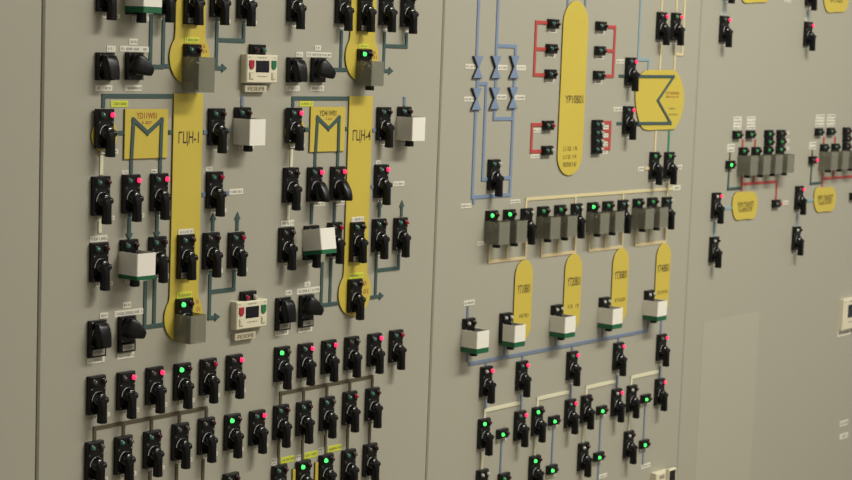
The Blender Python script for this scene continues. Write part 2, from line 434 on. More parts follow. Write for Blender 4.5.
selector(286.4,57.2,'down',False,'black selector switch pointing down, left of upper right bulb')
selector(310.6,57.6,'side',False,'black selector switch turned right, next to upper right bulb')
selector(87.5,321,'down',True,'black selector switch pointing down, lower left beside the left seam')
selector(117.6,316.5,'side',True,'black selector switch turned right, left of lower left bulb')
selector(275.3,298,'down',True,'black selector switch pointing down, right of the lower display module')
selector(298.8,295.3,'side',True,'black selector switch turned right, left of lower right bulb')

# ================================================================= two-lamp blocks
b=MB().mat('black'); b.box(0,0,PW,18,0,PT+1,1.2); b.box(2,2,PW-2,16,PT+.7,PT+1.8,.5); ME['blk']=b.mesh('block_body',(UC,9))
for k in 'gmtkw': ME['bL'+k]=lamp_mesh(7.2,9,PT+1.5,'lamp_'+k,3.4).mesh('block_lamp_left',(UC,9))
for k in 'de': ME['bL'+k]=lamp_mesh(7.2,9,PT+1.5,'lamp_'+k,3.4).mesh('block_lamp_left',(UC,9))
for k in 'redkwt': ME['bR'+k]=lamp_mesh(23.8,9,PT+1.5,'lamp_'+k).mesh('block_lamp_right',(UC,9))
b=MB().mat('tag'); b.box(6,19.8,34,26,0,.7); marks(b,9,21.5,31,24.5,.7,'grey_ink',8); ME['btag']=b.mesh('block_tag',(UC,9))
def block(x,y,L,R,label,tag=True,grp='two-lamp indicator blocks'):
    p=W(x,y); r=empty('indicator_block',(p.x+UC*.001,0,p.y-.009),label,'indicator',grp)
    put('housing',ME['blk'],r)
    put('indicator_lamp',ME['bL'+L],r,label='%s left lamp'%LAMPW[L]); put('indicator_lamp',ME['bR'+R],r,label='%s right lamp'%LAMPW[R])
    if tag: put('name_tag',ME['btag'],r,label='white name strip')
block(248.7,44.2,'d','t','small two-lamp block just above the upper display module',False)
block(239.5,291.6,'e','w','small two-lamp block just above the lower display module',False)
for x,y,w in ((547,18.8,'top'),(545.3,43.8,'middle'),(544.4,69.2,'bottom')):
    block(x,y,'t','d','small two-lamp block, %s of three left of tall capsule'%w)
for x,y,w in ((595.2,21.2,'top'),(594.2,45.9,'middle'),(593,70.6,'bottom')):
    block(x,y,'t','d','small two-lamp block, %s of three right of tall capsule'%w)
block(541.8,120.6,'t','e','small two-lamp block, upper of two left of capsule foot',False)
block(541,145.8,'t','w','small two-lamp block, lower of two left of capsule foot',False)
for k,w in enumerate(('top','second','third','bottom')):
    block(591.4-.1*k,119.8+8.35*k,'t','w','small two-lamp block, %s of tight stack of four by capsule foot'%w,False)
for x,y,w in ((496,429.6,'first'),(548,416.6,'second'),(596,406.5,'third'),(640.2,395,'fourth')):
    block(x,y,'g','d','two-lamp block, lit green, %s from left beneath the pale steps'%w)
for x,y,w in ((497.6,474,'first'),(545.8,465.8,'second'),(593,452.9,'third'),(638.8,440.6,'fourth')):
    block(x,y,'m' if w=='first' else 'g','d','two-lamp block, lit green, %s from left in lowest row'%w,w!='first')
for dx,dy,side,l in ((0,0,'left','m'),(82.2,-2.6,'right','t')):
    block(732.4+dx,130.8+dy,l,'d','two-lamp block under a tag column, %s panel group, left one'%side,False)
    block((745.7 if side=='left' else 826.6),130.4+dy,l,'d','two-lamp block under a tag column, %s panel group, right one'%side,False)
for k,w in enumerate(('top','middle')):
    block(764.2,130.0+7.9*k,'m','d','two-lamp block, %s of left stack above left smoked covers'%w,False)
    block(776.4,129.8+7.9*k,'k' if k==0 else 'm','d','two-lamp block, %s of right stack above left smoked covers'%w,False)
    block(842.6,127.3+7.7*k,'k','d','two-lamp block, %s of stack at right frame edge'%w,False)
block(725.4,160.7,'g','d','two-lamp block, lit green, left of left smoked covers',False)
block(808.4,156.3,'k','r','two-lamp block, lit red, left of right smoked covers',False)
block(771.6,199.9,'t','e','two-lamp block at end of red line, right of left small tank',False)
block(849.2,192.7,'k','k','two-lamp block cut by the right frame edge beside right small tank',False)

# ================================================================= covers
def cover(x,y,kind,label,v0=18.0,h=41.0,w=33.4,dep=37.0,bd=0.0,tilt=0.0,band=8.0,du=0.0):
    """open-ended box slipped over a switch; x,y is the switch plate's corner"""
    p=W(x,y,bd); t=1.2; u0=-1.25+du; u1=u0+w
    zc=v0+h/2; oc=((u0+u1)/2,zc)
    loc=(p.x+oc[0]*.001,-bd*.001,p.y-zc*.001)
    body={'white':'wcover','smoke':'smoke'}[kind]
    def shell(m,va,vb,e=0.0):
        b=MB().mat(m)
        b.box(u0-e,va,u0+t,vb,.2,dep+e); b.box(u1-t,va,u1+e,vb,.2,dep-t)
        b.box(u0+t,va,u1+e,vb,dep-t,dep+e)
        return b.mesh('cover_shell',oc)
    def shell2(m,va,vb):
        # single closed U-profile
        P=[(u0,.2),(u0,dep-1),(u0+1,dep),(u1-1,dep),(u1,dep-1),(u1,.2),(u1-t,.2),(u1-t,dep-t),(u0+t,dep-t),(u0+t,.2)]
        b=MB().mat(m); n=len(P)
        vs=[(q[0],va,q[1]) for q in P]+[(q[0],vb,q[1]) for q in P]
        fs=[[i,(i+1)%n,n+(i+1)%n,n+i] for i in range(n)]
        for o_,flip in ((0,False),(n,True)):
            for q in ([0,1,8,9],[1,2,3,8],[3,4,7,8],[4,5,6,7]):
                f=[o_+i for i in q]; fs.append(f[::-1] if flip else f)
        b.add(vs,fs); return b.mesh('cover_shell',oc)
    if kind=='white':
        r=empty('switch_cover',loc,label,'cover','white covers with green bands' )
        put('shell',shell2(body,v0,v0+h-band),r); put('green_band',shell2('gband',v0+h-band+.02,v0+h),r,label='dark green lower band')
    elif kind=='smoke':
        r=put('smoked_cover',shell2(body,v0,v0+h),None,loc,label=label,category='cover',group='smoked switch covers')
    if tilt: r.rotation_euler=(tilt,0,0)
    return r
def plain_cover(x,y,label):
    r=cover(x,y,'white',label,v0=17,h=41,band=8,w=36)
    for c in list(r.children):
        if c.name.startswith('green_band'):
            c.data.materials.clear(); c.data.materials.append(MT['wcover']); del c['label']; c.name='lower_edge'
    r['group']='plain white covers'
plain_cover(234,107.2,'plain white box cover right of the left pump name')
plain_cover(397.2,106.5,'plain white box cover right of the right pump name')
cover(126,-25.2,'white','white green-banded cover cut by the top edge, upper left',v0=14,h=40,band=9,dep=40,w=37)
cover(119.5,239.8,'white','level white green-banded cover left of the left yellow column',v0=17,h=39.5,band=6,dep=41,w=37)
cover(303.5,225.8,'white','tilted white green-banded cover left of the right yellow column',v0=7,h=42,band=7,tilt=math.radians(-9),bd=12,dep=41,w=37)
for i,(x,y) in enumerate(WC):
    cover(x,y,'white','white green-banded cover, %s of five along the grey-blue line'%('leftmost' if i==0 else 'rightmost' if i==4 else ORD[i]),v0=20,h=41.5,band=9.5,w=35.5 if i==1 else 38,du=3 if i==1 else .4)
for gi,g in enumerate(CUNIT):
    for k in (0,1):
        cover(g[k][0],g[k][1],'smoke','smoked cover, %s of two in %s trio above slim capsules'%(('left','right')[k],ORD[gi]),v0=19,h=42,dep=35,w=34.5)
cover(183.2,43.8,'smoke','tall smoked cover on the upper left yellow bulb',v0=19,h=53,dep=36,bd=3.1,w=35)
cover(357,48.8,'smoke','smoked cover on the upper right yellow bulb',v0=20,h=41,dep=35,bd=3.1)
cover(175.3,298.8,'smoke','smoked cover on the lower left yellow bulb below green lamp',v0=23,h=43,dep=36,bd=3.1,w=34)
for pts,side,ls in TANKS:
    for k,(x,y) in enumerate(pts):
        cover(x,y,'smoke','smoked cover, %s of four above the %s small tank'%(ORD[k],side),v0=18,h=44,dep=35,w=35,du=-1)

# ================================================================= strips (mimic lines)
def snap(P):
    Q=[P[0].copy()]
    for p in P[1:]:
        q=p.copy(); a=Q[-1]
        if abs(q.x-a.x)<abs(q.y-a.y)*0.22+.004: q.x=a.x
        elif abs(q.y-a.y)<abs(q.x-a.x)*0.22+.004: q.y=a.y
        Q.append(q)
    return Q
def strip_into(b, runs, w, th, d0=0.0, arrows=(), dosnap=True, plane=0.0):
    e=0.0; allp=[]
    for ri,run in enumerate(runs):
        P=[W(x,y,plane)*1000 for x,y in run]
        P=[Vector((p.x,-p.y)) for p in P]
        if dosnap: P=[Vector(q) for q in snap2(P)]
        allp+=P
        for i in range(len(P)-1):
            a,c=P[i],P[i+1]; t=(c-a)
            if t.length<.5: continue
            t.normalize(); n=Vector((-t.y,t.x))*(w/2)
            a2=a-t*(w/2 if i>0 else 0); c2=c+t*(w/2 if i<len(P)-2 else 0)
            b.prism([tuple(a2+n),tuple(c2+n),tuple(c2-n),tuple(a2-n)],d0,d0+th+e,.3); e+=.04
        if ri in arrows:
            a,c=P[-2],P[-1]; t=(c-a).normalized(); n=Vector((-t.y,t.x))
            tip=c+t*(w*1.6)
            b.prism([tuple(c+n*w*1.05-t*w*.2),tuple(tip),tuple(c-n*w*1.05-t*w*.2)],d0,d0+th+.3+e,.3)
    return allp
def snap2(P):
    Q=[P[0]]
    for q in P[1:]:
        a=Q[-1]; q=q.copy(); dx,dy=abs(q.x-a.x),abs(q.y-a.y)
        if dx<dy*0.3: q.x=a.x
        elif dy<dx*0.3: q.y=a.y
        Q.append(q)
    return Q
def pipe(m, runs, w, label, th=1.6, arrows=(), name='mimic_line', cat='pipe line', group=None, dosnap=True):
    b=MB().mat(m); P=strip_into(b,runs,w,th,0.0,arrows,dosnap)
    o=(sum(p.x for p in P)/len(P), sum(p.y for p in P)/len(P))
    ob=put(name,b.mesh(name,o),None,(o[0]*.001,0,-o[1]*.001),label=label,category=cat)
    if group: ob['group']=group
    return ob
T=6.4
pipe('teal',[[(163.5,18),(163.5,66),(172,66)],[(151,14),(151,66.5),(163,66.5)]],T,'teal U-shaped line left of the upper left bulb')
pipe('teal',[[(217,19),(214.5,68),(222,68)],[(217,39.8),(243.2,39.3),(243.8,21)]],T,'teal branching line with arrow right of upper left bulb',arrows=(0,))
pipe('teal',[[(103,107.5),(103,95.8),(173,95.3)]],T,'teal line from the left disc over to the left yellow column')
pipe('teal',[[(113.5,133),(125,132.5)]],T,'short teal link between left disc switch and left heat exchanger')
pipe('teal',[[(168,132.2),(174,132.2)]],T,'short teal link between left heat exchanger and left yellow column')
pipe('pale',[[(101.3,153),(100.8,175)]],6.5,'short cream line below the left disc')
pipe('teal',[[(131,159),(129.5,173.5)]],T,'teal leg below left heat exchanger, left one')
pipe('teal',[[(160,158.5),(158.5,172.5)]],T,'teal leg below left heat exchanger, right one')
pipe('pale',[[(99.8,216),(99.3,233)]],6.5,'short cream line above the pale tag near left seam')
pipe('teal',[[(129.4,213),(128.7,234)]],T,'teal down arrow above level green-banded cover',arrows=(0,))
pipe('teal',[[(157,212),(156.5,232.5)]],T,'teal down arrow left of left yellow column',arrows=(0,))
pipe('teal',[[(212.4,231),(212.4,219)]],T,'teal up arrow right of left yellow column, left one',arrows=(0,))
pipe('teal',[[(236.7,230.5),(236.7,218.5)]],T,'teal up arrow right of left yellow column, right one',arrows=(0,))
pipe('gblue',[[(203,132),(207.5,132)]],T,'pale stub left of switch beside left pump name')
pipe('gblue',[[(227,130.5),(230.5,130.3)]],T,'short blue stub right of switch beside left pump name')
pipe('gblue',[[(201.6,194.6),(205.6,194.4)]],T,'short blue stub left of switch below left pump name')
pipe('gblue',[[(225,193.2),(228.6,193.2)]],T,'short blue stub touching white tag right of left column')
pipe('gblue',[[(242,96.5),(241.8,106.5)]],6.2,'short blue riser above plain white cover at left column')
pipe('teal',[[(154.6,277),(153.8,325)],[(145.2,281),(144,327),(166,323.4)]],T,'teal line dropping from level cover to lower left bulb')
pipe('teal',[[(210,271),(208.5,318),(215,317)],[(210,291.8),(233.6,288.3),(234.2,270)]],T,'teal branching line with arrow right of lower left bulb',arrows=(0,))
pipe('brown',[[(94,447),(94.5,428.3),(207,408)],[(123.4,423.2),(123,437)],[(151.4,418),(151,431)],[(179.3,413),(178.9,425)],[(206.3,408.3),(205.6,419)]],6.0,'brown bus with drops across the lower left switches')
for x,y,w in ((150,471,'left'),(176.6,464,'middle'),(203,459,'right')):
    pipe('brown',[[(x,y),(x-.6,495)]],6.0,'brown line running off bottom edge under left bus, %s one'%w)
# second pump diagram
pipe('teal',[[(341.4,30),(341,69.2)],[(330,69.4),(348,69.2)]],T,'teal line left of the upper right bulb')
pipe('teal',[[(384.4,31.5),(384,70.8),(389,70.8)],[(384.4,45.8),(406,45.2),(406.8,33)]],T,'teal branching line with arrow right of upper right bulb',arrows=(0,))
pipe('teal',[[(292.5,107),(292.5,98.2),(349,97.8)]],T,'teal line from right disc over to the right yellow column')
pipe('teal',[[(302.6,129.5),(310.3,129.3)]],T,'short teal link between right disc switch and right heat exchanger')
pipe('teal',[[(344.8,128.8),(349.3,128.8)]],T,'short teal link between right heat exchanger and right yellow column')
pipe('pale',[[(291.3,148.5),(291,167)]],6.5,'short cream line below the right disc')
pipe('teal',[[(315,152),(314.7,166.5)]],T,'teal leg below right heat exchanger, left one')
pipe('teal',[[(337.6,151.8),(337,165.8)]],T,'teal leg below right heat exchanger, right one')
pipe('pale',[[(288,203.5),(287.8,219.5)]],6.5,'short cream line above pale tag left of tilted cover')
pipe('teal',[[(311.6,203),(311.2,224)]],T,'teal down line above the tilted cover')
pipe('teal',[[(334.5,202),(334,221.5)]],T,'teal down line left of right yellow column')
pipe('teal',[[(379,217.3),(379,206)]],T,'teal up arrow right of right yellow column, left one',arrows=(0,))
pipe('teal',[[(401,216.2),(401,206)]],T,'teal up arrow right of right yellow column, right one',arrows=(0,))
pipe('gblue',[[(372,130.2),(376.2,130.2)]],T,'short blue stub left of switch beside right pump name')
pipe('gblue',[[(370.6,186.8),(374,186.6)]],T,'short blue stub left of switch below right pump name')
pipe('gblue',[[(404.2,96.8),(404.2,106)]],6.2,'short blue riser above plain white cover at right column')
pipe('teal',[[(330.8,258),(330,303.6)],[(322,262),(321,305.2),(339,303)]],T,'teal line dropping from tilted cover to lower right bulb')
pipe('teal',[[(376.4,252),(375.6,296.6),(379.5,296)],[(376.4,270.4),(398.2,267.4),(398.6,250)],[(375,296.7),(369.6,297.6)]],T,'teal branching line with arrow right of lower right bulb',arrows=(0,))
pipe('brown',[[(280,406.5),(280.4,393.2),(373,377.4)],[(303.6,389.2),(303.2,403)],[(326.8,385.3),(326.4,398.5)],[(349.8,381.4),(349.4,393)],[(372.2,377.8),(371.8,389)]],6.0,'brown bus with drops across the lower right switches')
for x,y,w,yy in ((278.8,437,'first',465),(302.6,433,'second',461),(325.6,428.5,'third',455),(348,422,'fourth',450),(370,418,'fifth',444)):
    pipe('brown',[[(x,y),(x-.4,yy)]],6.0,'brown line under right bus, %s from left, above bottom-edge switches'%w)

# valve panel
B=7.0
pipe('blue',[[(478.8,-6),(478.5,57)]],B,'blue line from top edge to upper left valve symbol')
pipe('blue',[[(498.3,-6),(496.5,57)],[(497,45.6),(515.3,45.4),(515.2,57)]],B,'blue line from top edge to middle and right valve symbols')
pipe('blue',[[(477.2,77.5),(476.8,89)],[(477.2,83.6),(486,83.5),(482.5,179.3),(487.6,179.2)]],B,'blue line stepping from upper left valve to the pipe switch')
pipe('blue',[[(495.6,77.5),(495,88.5)]],B,'short blue link between the middle column valve symbols')
pipe('blue',[[(514,77.5),(513.5,88.5)]],B,'short blue link between the right column valve symbols')
pipe('blue',[[(475.4,109),(473.3,197.2),(509.5,193.8),(512.4,108)],[(494.2,108),(494,118.7),(512,118.5)],[(502.5,178),(510,177.3)],[(473.4,197),(473.3,204)]],B,'blue loop below the valve symbols around the pipe switch')
pipe('red',[[(547,22.8),(536,22.6),(534.4,74.8),(544.6,74.6)],[(535.4,48.8),(545.4,49)]],B,'red bracket line left of the tall capsule, upper')
pipe('red',[[(607.5,26.8),(614.9,26.8),(612.6,76.2),(605,76)],[(606,50.6),(614,50.6)]],B,'red bracket line right of the tall capsule, upper')
pipe('red',[[(541.8,124.6),(531.9,124.6),(530.7,151.6),(541,151.4)]],B,'red bracket line left of the capsule foot')
pipe('red',[[(603,122.6),(610.2,122.6),(609.2,148.6),(602.2,148.6)],[(603,131),(609.8,131)],[(603,139.6),(609.6,139.6)]],B,'red comb line right of the four-block stack')
pipe('gblue',[[(567.8,-6),(567.6,9)]],B*.8,'grey-blue line entering tall capsule top, left one')
pipe('gblue',[[(585.4,-6),(585.3,11)]],B*.8,'grey-blue line entering tall capsule top, right one')
pipe('ltblue',[[(641,-6),(638.8,59.4),(648.6,59.5),(648.2,70.5)]],6.5,'pale blue line stepping down to the large tank')
pipe('ivory',[[(662,-6),(661.6,11)]],6,'cream line above left switch of pair over large tank')
pipe('ivory',[[(677,-6),(676.4,12)]],6,'cream line above right switch of pair over large tank')
pipe('ivory',[[(685,-6),(683.5,54.6),(675.6,54.6)],[(675.2,44),(674.2,70.5)]],6,'cream line passing right of switch pair into large tank')
pipe('ivory',[[(660.8,43),(659.8,70.5)]],6,'cream line from left switch of pair into large tank')
pipe('teal',[[(618.6,76),(625,76)]],T,'short teal stub left of upper large-tank switch')
pipe('teal',[[(634.5,76.2),(637.5,76.2)]],T,'short teal stub right of upper large-tank switch')
pipe('teal',[[(616.5,123.5),(622.6,123.4)]],T,'short teal stub left of lower large-tank switch')
pipe('teal',[[(632,123.3),(638.5,123.2)]],T,'short teal stub right of lower large-tank switch')
pipe('ivory',[[(655.6,130.5),(655.2,152)]],6,'cream line below large tank')
pipe('green',[[(669,129.5),(668.6,152)]],6,'bright green line below large tank')
pipe('ivory',[[(525.6,209.4),(526,199.3),(673,187.8)],[(575.4,195.6),(575.2,204)],[(623,191.8),(622.8,200.4)],[(667.2,188.3),(667,197)],[(668.4,181),(668,188)]],6.0,'long cream bus above the four switch trios')
for i,(x,y) in enumerate(((644.5,168.5),)):
    pipe('ivory',[[(644.6,168.6),(649,168.5)]],6,'short cream stub left of pair below large tank')
UB=[((489.3,245),(488.8,262),(525,257.6),(525.2,238),(507,246)),((541.6,240),(541.2,256),(574.6,252.2),(574.8,236),(558,240)),((589.4,235),(589,250.6),(621.8,247),(622,231),(605.3,235)),((635.8,230),(635.3,245.2),(665.2,241.6),(665.5,228),(650,229))]
for i,(a,b_,c,d_,e_) in enumerate(UB):
    bb=((b_[0]+c[0])/2,(b_[1]+c[1])/2)
    pipe('sand',[[a,b_,c,d_],[e_,bb]],6.0,'sand-coloured comb line under the %s switch trio'%ORD[i])
pipe('gblue',[[(468,364),(648,329.8)]],7.2,'long grey-blue line linking the five white covers')
pipe('gblue',[[(467.6,306),(467.3,318.6)]],5.5,'short grey-blue riser above the leftmost white cover')
for i,(x,y0,y1) in enumerate(((467.5,350,362),(504.6,345,355.5),(555.9,336,346),(602.6,328,337.6),(648.2,320,328.5))):
    pipe('gblue',[[(x,y0),(x,y1)]],5.5,'short grey-blue drop under white cover, %s from left'%ORD[i])
for i,(x,y0,y1) in enumerate(((485.8,362,367),(522.3,355.4,361.4),(572,345.5,351.6),(618.3,337,342.8),(661.3,315,334))):
    pipe('gblue',[[(x,y0),(x,y1)]],5.5,'grey-blue stub above the %s of five red-lit switches'%ORD[i])
for i,(x,y0,y1) in enumerate(((521.3,394,411.5),(571,384,399.8),(617.3,375,389.2),(660,366,379))):
    pipe('gblue',[[(x,y0),(x,y1)]],6,'grey-blue line under a red-lit switch, %s from left'%ORD[i])
pipe('gblue',[[(485.6,398.5),(485.3,409)]],6,'short grey-blue stub under the leftmost red-lit switch')
for i,(a,b_,c) in enumerate((((484.3,419),(484.6,410.6),(519.5,402.6)),((537,407.3),(537.3,398.8),(568.8,391.2)),((585.9,395.4),(586.2,387.7),(615.2,381.5)),((630.9,385.4),(631.2,377.6),(658,372)))):
    pipe('pale',[[a,b_,c]],7.4,'cream step line, %s from left, over the lower switches'%ORD[i])
for i,(x,y0,y1) in enumerate(((482,451,470),(535,438,456),(583.6,425,443),(629.5,414.5,431.4))):
    pipe('pale',[[(x,y0),(x-.3,y1)]],7.0,'cream line between the two lowest switch rows, %s from left'%ORD[i])
for i,(x,y0,y1) in enumerate(((501.4,439.5,473.6),(553,426,465.4),(600.6,416,452.5),(644.9,404.5,440.2))):
    pipe('gblue',[[(x,y0),(x-.9,y1)]],5.0,'thin grey-blue line joining two green-lit blocks, %s from left'%ORD[i])
pipe('gblue',[[(598.4,462.5),(598,482)]],5.0,'thin grey-blue line under third lowest green-lit block')
pipe('gblue',[[(643.2,450),(642.8,465)]],5.0,'thin grey-blue line under fourth lowest green-lit block')
# right panel
pipe('ltblue',[[(724.5,-6),(724.1,14.5)]],7,'pale blue line above the top left switch of right panel')
pipe('ltblue',[[(808.1,10.5),(807.9,20)]],7,'pale blue line above the top right switch of right panel')
pipe('ltblue',[[(722.5,208.6),(732.4,208.4)]],7,'pale blue link from switch to left small tank')
pipe('ltblue',[[(714.8,221.5),(714.4,236.8)]],7,'pale blue line between switches left of left small tank')
pipe('ltblue',[[(804.5,200.8),(814.2,200.6)]],7,'pale blue link from switch to right small tank')
pipe('ltblue',[[(797.3,214),(797,226.4)]],7,'pale blue line between switches left of right small tank')
pipe('teal',[[(728.8,168.6),(728.3,189),(740.6,188.2)]],T,'teal elbow line above the left small tank')
pipe('teal',[[(811.4,164),(810.9,183.6),(820.8,182.8)]],T,'teal elbow line above the right small tank')
pipe('brown',[[(729.8,152.5),(729.7,160.4)]],5,'short dark stub above block left of left covers')
pipe('brown',[[(812.2,150),(812.1,156)]],5,'short dark stub above block left of right covers')
pipe('red',[[(742,176),(741.4,192.6)],[(742,184),(776.6,182),(776,199.6)],[(753.6,175),(753.4,183)]],T,'red branching line above the left small tank')
pipe('red',[[(822.6,173),(821.8,187.6)],[(822.2,178.6),(862,176)],[(833.4,171),(833.2,178)]],T,'red branching line above the right small tank')
for x,y0,w in ((742.7,139.4,'first'),(755.1,139.2,'second')):
    pipe('red',[[(x,y0),(x,y0+7.6)]],T,'short red riser above left small-tank group, %s'%w)
for x,y0,w in ((823.8,137,'first'),(835,136.6,'second')):
    pipe('red',[[(x,y0),(x,y0+7)]],T,'short red riser above right small-tank group, %s'%w)

# ================================================================= yellow symbols
def sm(P,n=3):
    """round a closed outline (Catmull-Rom)"""
    Q=[]; L=len(P)
    for i in range(L):
        p0,p1,p2,p3=[Vector(P[(i+k-1)%L]) for k in range(4)]
        for j in range(n):
            t=j/n
            Q.append(tuple(0.5*((2*p1)+(p2-p0)*t+(2*p0-5*p1+4*p2-p3)*t*t+(3*p1-p0-3*p2+p3)*t**3)))
    return Q
def mmp(x,y,d=0.0):
    p=W(x,y,d)*1000; return (p.x,-p.y)
def plate(name,P,label,cat,m='yellow',th=3.0,b=.5,kids=(),texts=(),lines=()):
    o=(sum(p[0] for p in P)/len(P),sum(p[1] for p in P)/len(P))
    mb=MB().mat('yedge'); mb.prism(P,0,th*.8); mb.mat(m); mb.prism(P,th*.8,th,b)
    loc=(o[0]*.001,0,-o[1]*.001)
    r=put(name,mb.mesh(name,o),None,loc,label=label,category=cat)
    for (s,x0,y0,x1,y1,im) in texts:
        a=mmp(x0,y0,th); c=mmp(x1,y1,th)
        if s[0]=='~':
            q=MB(); marks(q,a[0],a[1],c[0],c[1],th+.02,im,len(s)+int(x0)); me=q.mesh('lettering',o)
        else:
            me=text_mesh(s,'lettering',a[0]-o[0],a[1]-o[1],c[0]-o[0],c[1]-o[1],th+.12,im)
        put('lettering',me,r)
    for (lm,runs,w) in lines:
        q=MB().mat(lm); strip_into(q,runs,w,1.5,th,(),False,th); put('pipe_symbol',q.mesh('pipe_symbol',o),r)
    return r
# pump columns (outline traced on the panel face, 3 mm thick)
def circ(cx,cy,r,a0,a1,n=16):
    return [(cx+r*math.cos(math.radians(a0+(a1-a0)*i/n)), cy+r*math.sin(math.radians(a0+(a1-a0)*i/n))) for i in range(n+1)]
def pump(xtopL,ytop,xtopR,cxp,cyp,rp,label,texts,top=False):
    cx,cy=mmp(cxp,cyp,3); l,t=mmp(xtopL,ytop,3); rr,_=mmp(xtopR,ytop,3)
    hw=(rr-l)/2; r=mmp(cxp+rp,cyp,3)[0]-cx; cx=(l+rr)/2
    a=math.degrees(math.asin(min(.99,(hw+1.5)/r)))
    P=[(cx-hw,t),(cx+hw,t)]
    y1=cy-r*math.cos(math.radians(a))
    P+= [(cx+hw,y1-14),(cx+hw+.6,y1-5)]
    P+= circ(cx,cy,r,-90+a,270-a,40)
    P+= [(cx-hw-.6,y1-5),(cx-hw,y1-14)]
    return plate('pump_symbol',P,label,'diagram plate',texts=texts)
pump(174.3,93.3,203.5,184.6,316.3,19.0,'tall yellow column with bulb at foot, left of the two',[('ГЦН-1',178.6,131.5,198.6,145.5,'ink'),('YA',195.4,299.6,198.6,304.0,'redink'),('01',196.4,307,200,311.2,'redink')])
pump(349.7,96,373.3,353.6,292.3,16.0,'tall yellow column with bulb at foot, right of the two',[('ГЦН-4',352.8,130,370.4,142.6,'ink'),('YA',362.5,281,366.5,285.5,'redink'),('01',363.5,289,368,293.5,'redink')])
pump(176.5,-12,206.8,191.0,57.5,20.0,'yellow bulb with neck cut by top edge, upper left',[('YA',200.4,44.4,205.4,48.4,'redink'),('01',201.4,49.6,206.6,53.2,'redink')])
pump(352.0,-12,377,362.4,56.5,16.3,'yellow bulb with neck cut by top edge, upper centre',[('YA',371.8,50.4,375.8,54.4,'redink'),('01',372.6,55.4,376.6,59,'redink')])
# heat exchangers
def quad(a,b,c,d_):
    p=[mmp(*q,3) for q in (a,b,c,d_)]
    l=(p[0][0]+p[3][0])/2; r=(p[1][0]+p[2][0])/2; t=(p[0][1]+p[1][1])/2; bo=(p[2][1]+p[3][1])/2
    return [(l,t),(r,t),(r,bo),(l,bo)]
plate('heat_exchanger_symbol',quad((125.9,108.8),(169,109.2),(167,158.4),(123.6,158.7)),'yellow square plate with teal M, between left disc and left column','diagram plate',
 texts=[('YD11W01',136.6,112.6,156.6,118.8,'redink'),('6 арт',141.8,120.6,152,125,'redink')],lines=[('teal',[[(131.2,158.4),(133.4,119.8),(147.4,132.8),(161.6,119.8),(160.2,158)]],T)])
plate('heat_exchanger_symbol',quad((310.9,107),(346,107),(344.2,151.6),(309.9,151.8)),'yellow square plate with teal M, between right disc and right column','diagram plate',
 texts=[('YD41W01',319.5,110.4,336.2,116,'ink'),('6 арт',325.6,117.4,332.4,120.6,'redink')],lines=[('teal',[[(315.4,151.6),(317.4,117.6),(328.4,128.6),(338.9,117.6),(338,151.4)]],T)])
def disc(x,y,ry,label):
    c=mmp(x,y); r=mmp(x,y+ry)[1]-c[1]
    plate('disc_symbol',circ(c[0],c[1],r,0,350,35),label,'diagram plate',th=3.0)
disc(103.5,135.5,17,'round yellow disc mostly hidden behind the left disc switch')
disc(293.8,131.5,15,'round yellow disc mostly hidden behind the right disc switch')
c_=[(291.5,452.5),(300,452.5),(300,490),(291.5,490)]
plate('yellow_backing_plate',[mmp(*q,3) for q in ((293,469),(296,469),(295.5,492),(292.5,492))],'narrow yellow edge left of second bottom-edge switch','diagram plate')
plate('yellow_backing_plate',[mmp(*q,3) for q in ((315.6,462.5),(318.6,462),(318,492),(314.8,492))],'narrow yellow edge left of third bottom-edge switch','diagram plate')
# capsules
def capsule(xl,xr,yt,yb,ym,label,texts,name='capsule_symbol'):
    l,_=mmp(xl-.4,ym,3); r,_=mmp(xr-.4,ym,3); xm=(xl+xr)/2
    cx=(l+r)/2; hw=(r-l)/2
    t=mmp(xm,yt,3)[1]; bo=mmp(xm,yb,3)[1]
    P=[(cx+hw*math.cos(math.radians(a)), t+hw*1.05-hw*1.05*math.sin(math.radians(a))) for a in range(0,181,10)]
    P+=[(cx-hw*math.cos(math.radians(a)), bo-hw*.95+hw*.95*math.sin(math.radians(a))) for a in range(0,181,10)]
    return plate(name,P,label,'diagram plate',texts=texts)
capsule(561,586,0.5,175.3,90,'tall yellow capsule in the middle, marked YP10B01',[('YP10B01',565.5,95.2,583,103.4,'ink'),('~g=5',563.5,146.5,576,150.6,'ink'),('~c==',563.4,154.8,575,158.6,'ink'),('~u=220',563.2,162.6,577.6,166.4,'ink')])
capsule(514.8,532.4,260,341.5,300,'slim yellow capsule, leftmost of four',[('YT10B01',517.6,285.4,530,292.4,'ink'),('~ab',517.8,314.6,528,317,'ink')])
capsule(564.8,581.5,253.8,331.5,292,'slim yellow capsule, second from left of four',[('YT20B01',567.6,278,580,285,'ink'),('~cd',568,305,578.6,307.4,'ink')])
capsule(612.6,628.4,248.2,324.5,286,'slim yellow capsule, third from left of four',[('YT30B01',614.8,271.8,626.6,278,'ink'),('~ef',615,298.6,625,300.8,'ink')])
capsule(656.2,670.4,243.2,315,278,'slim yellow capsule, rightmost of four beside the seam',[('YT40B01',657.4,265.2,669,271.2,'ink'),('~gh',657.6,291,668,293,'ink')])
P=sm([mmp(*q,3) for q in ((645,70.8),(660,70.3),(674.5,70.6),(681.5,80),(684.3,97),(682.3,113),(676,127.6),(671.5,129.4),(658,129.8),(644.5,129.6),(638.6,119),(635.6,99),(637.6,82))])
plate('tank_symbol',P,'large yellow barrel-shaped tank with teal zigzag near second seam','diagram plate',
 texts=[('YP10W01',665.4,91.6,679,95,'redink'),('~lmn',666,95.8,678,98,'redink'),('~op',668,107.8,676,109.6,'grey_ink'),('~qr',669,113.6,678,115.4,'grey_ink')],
 lines=[('teal',[[(637.5,76.4),(673.6,76.6),(657.6,100.4),(670.4,123.2),(637.8,123.4)]],T)])
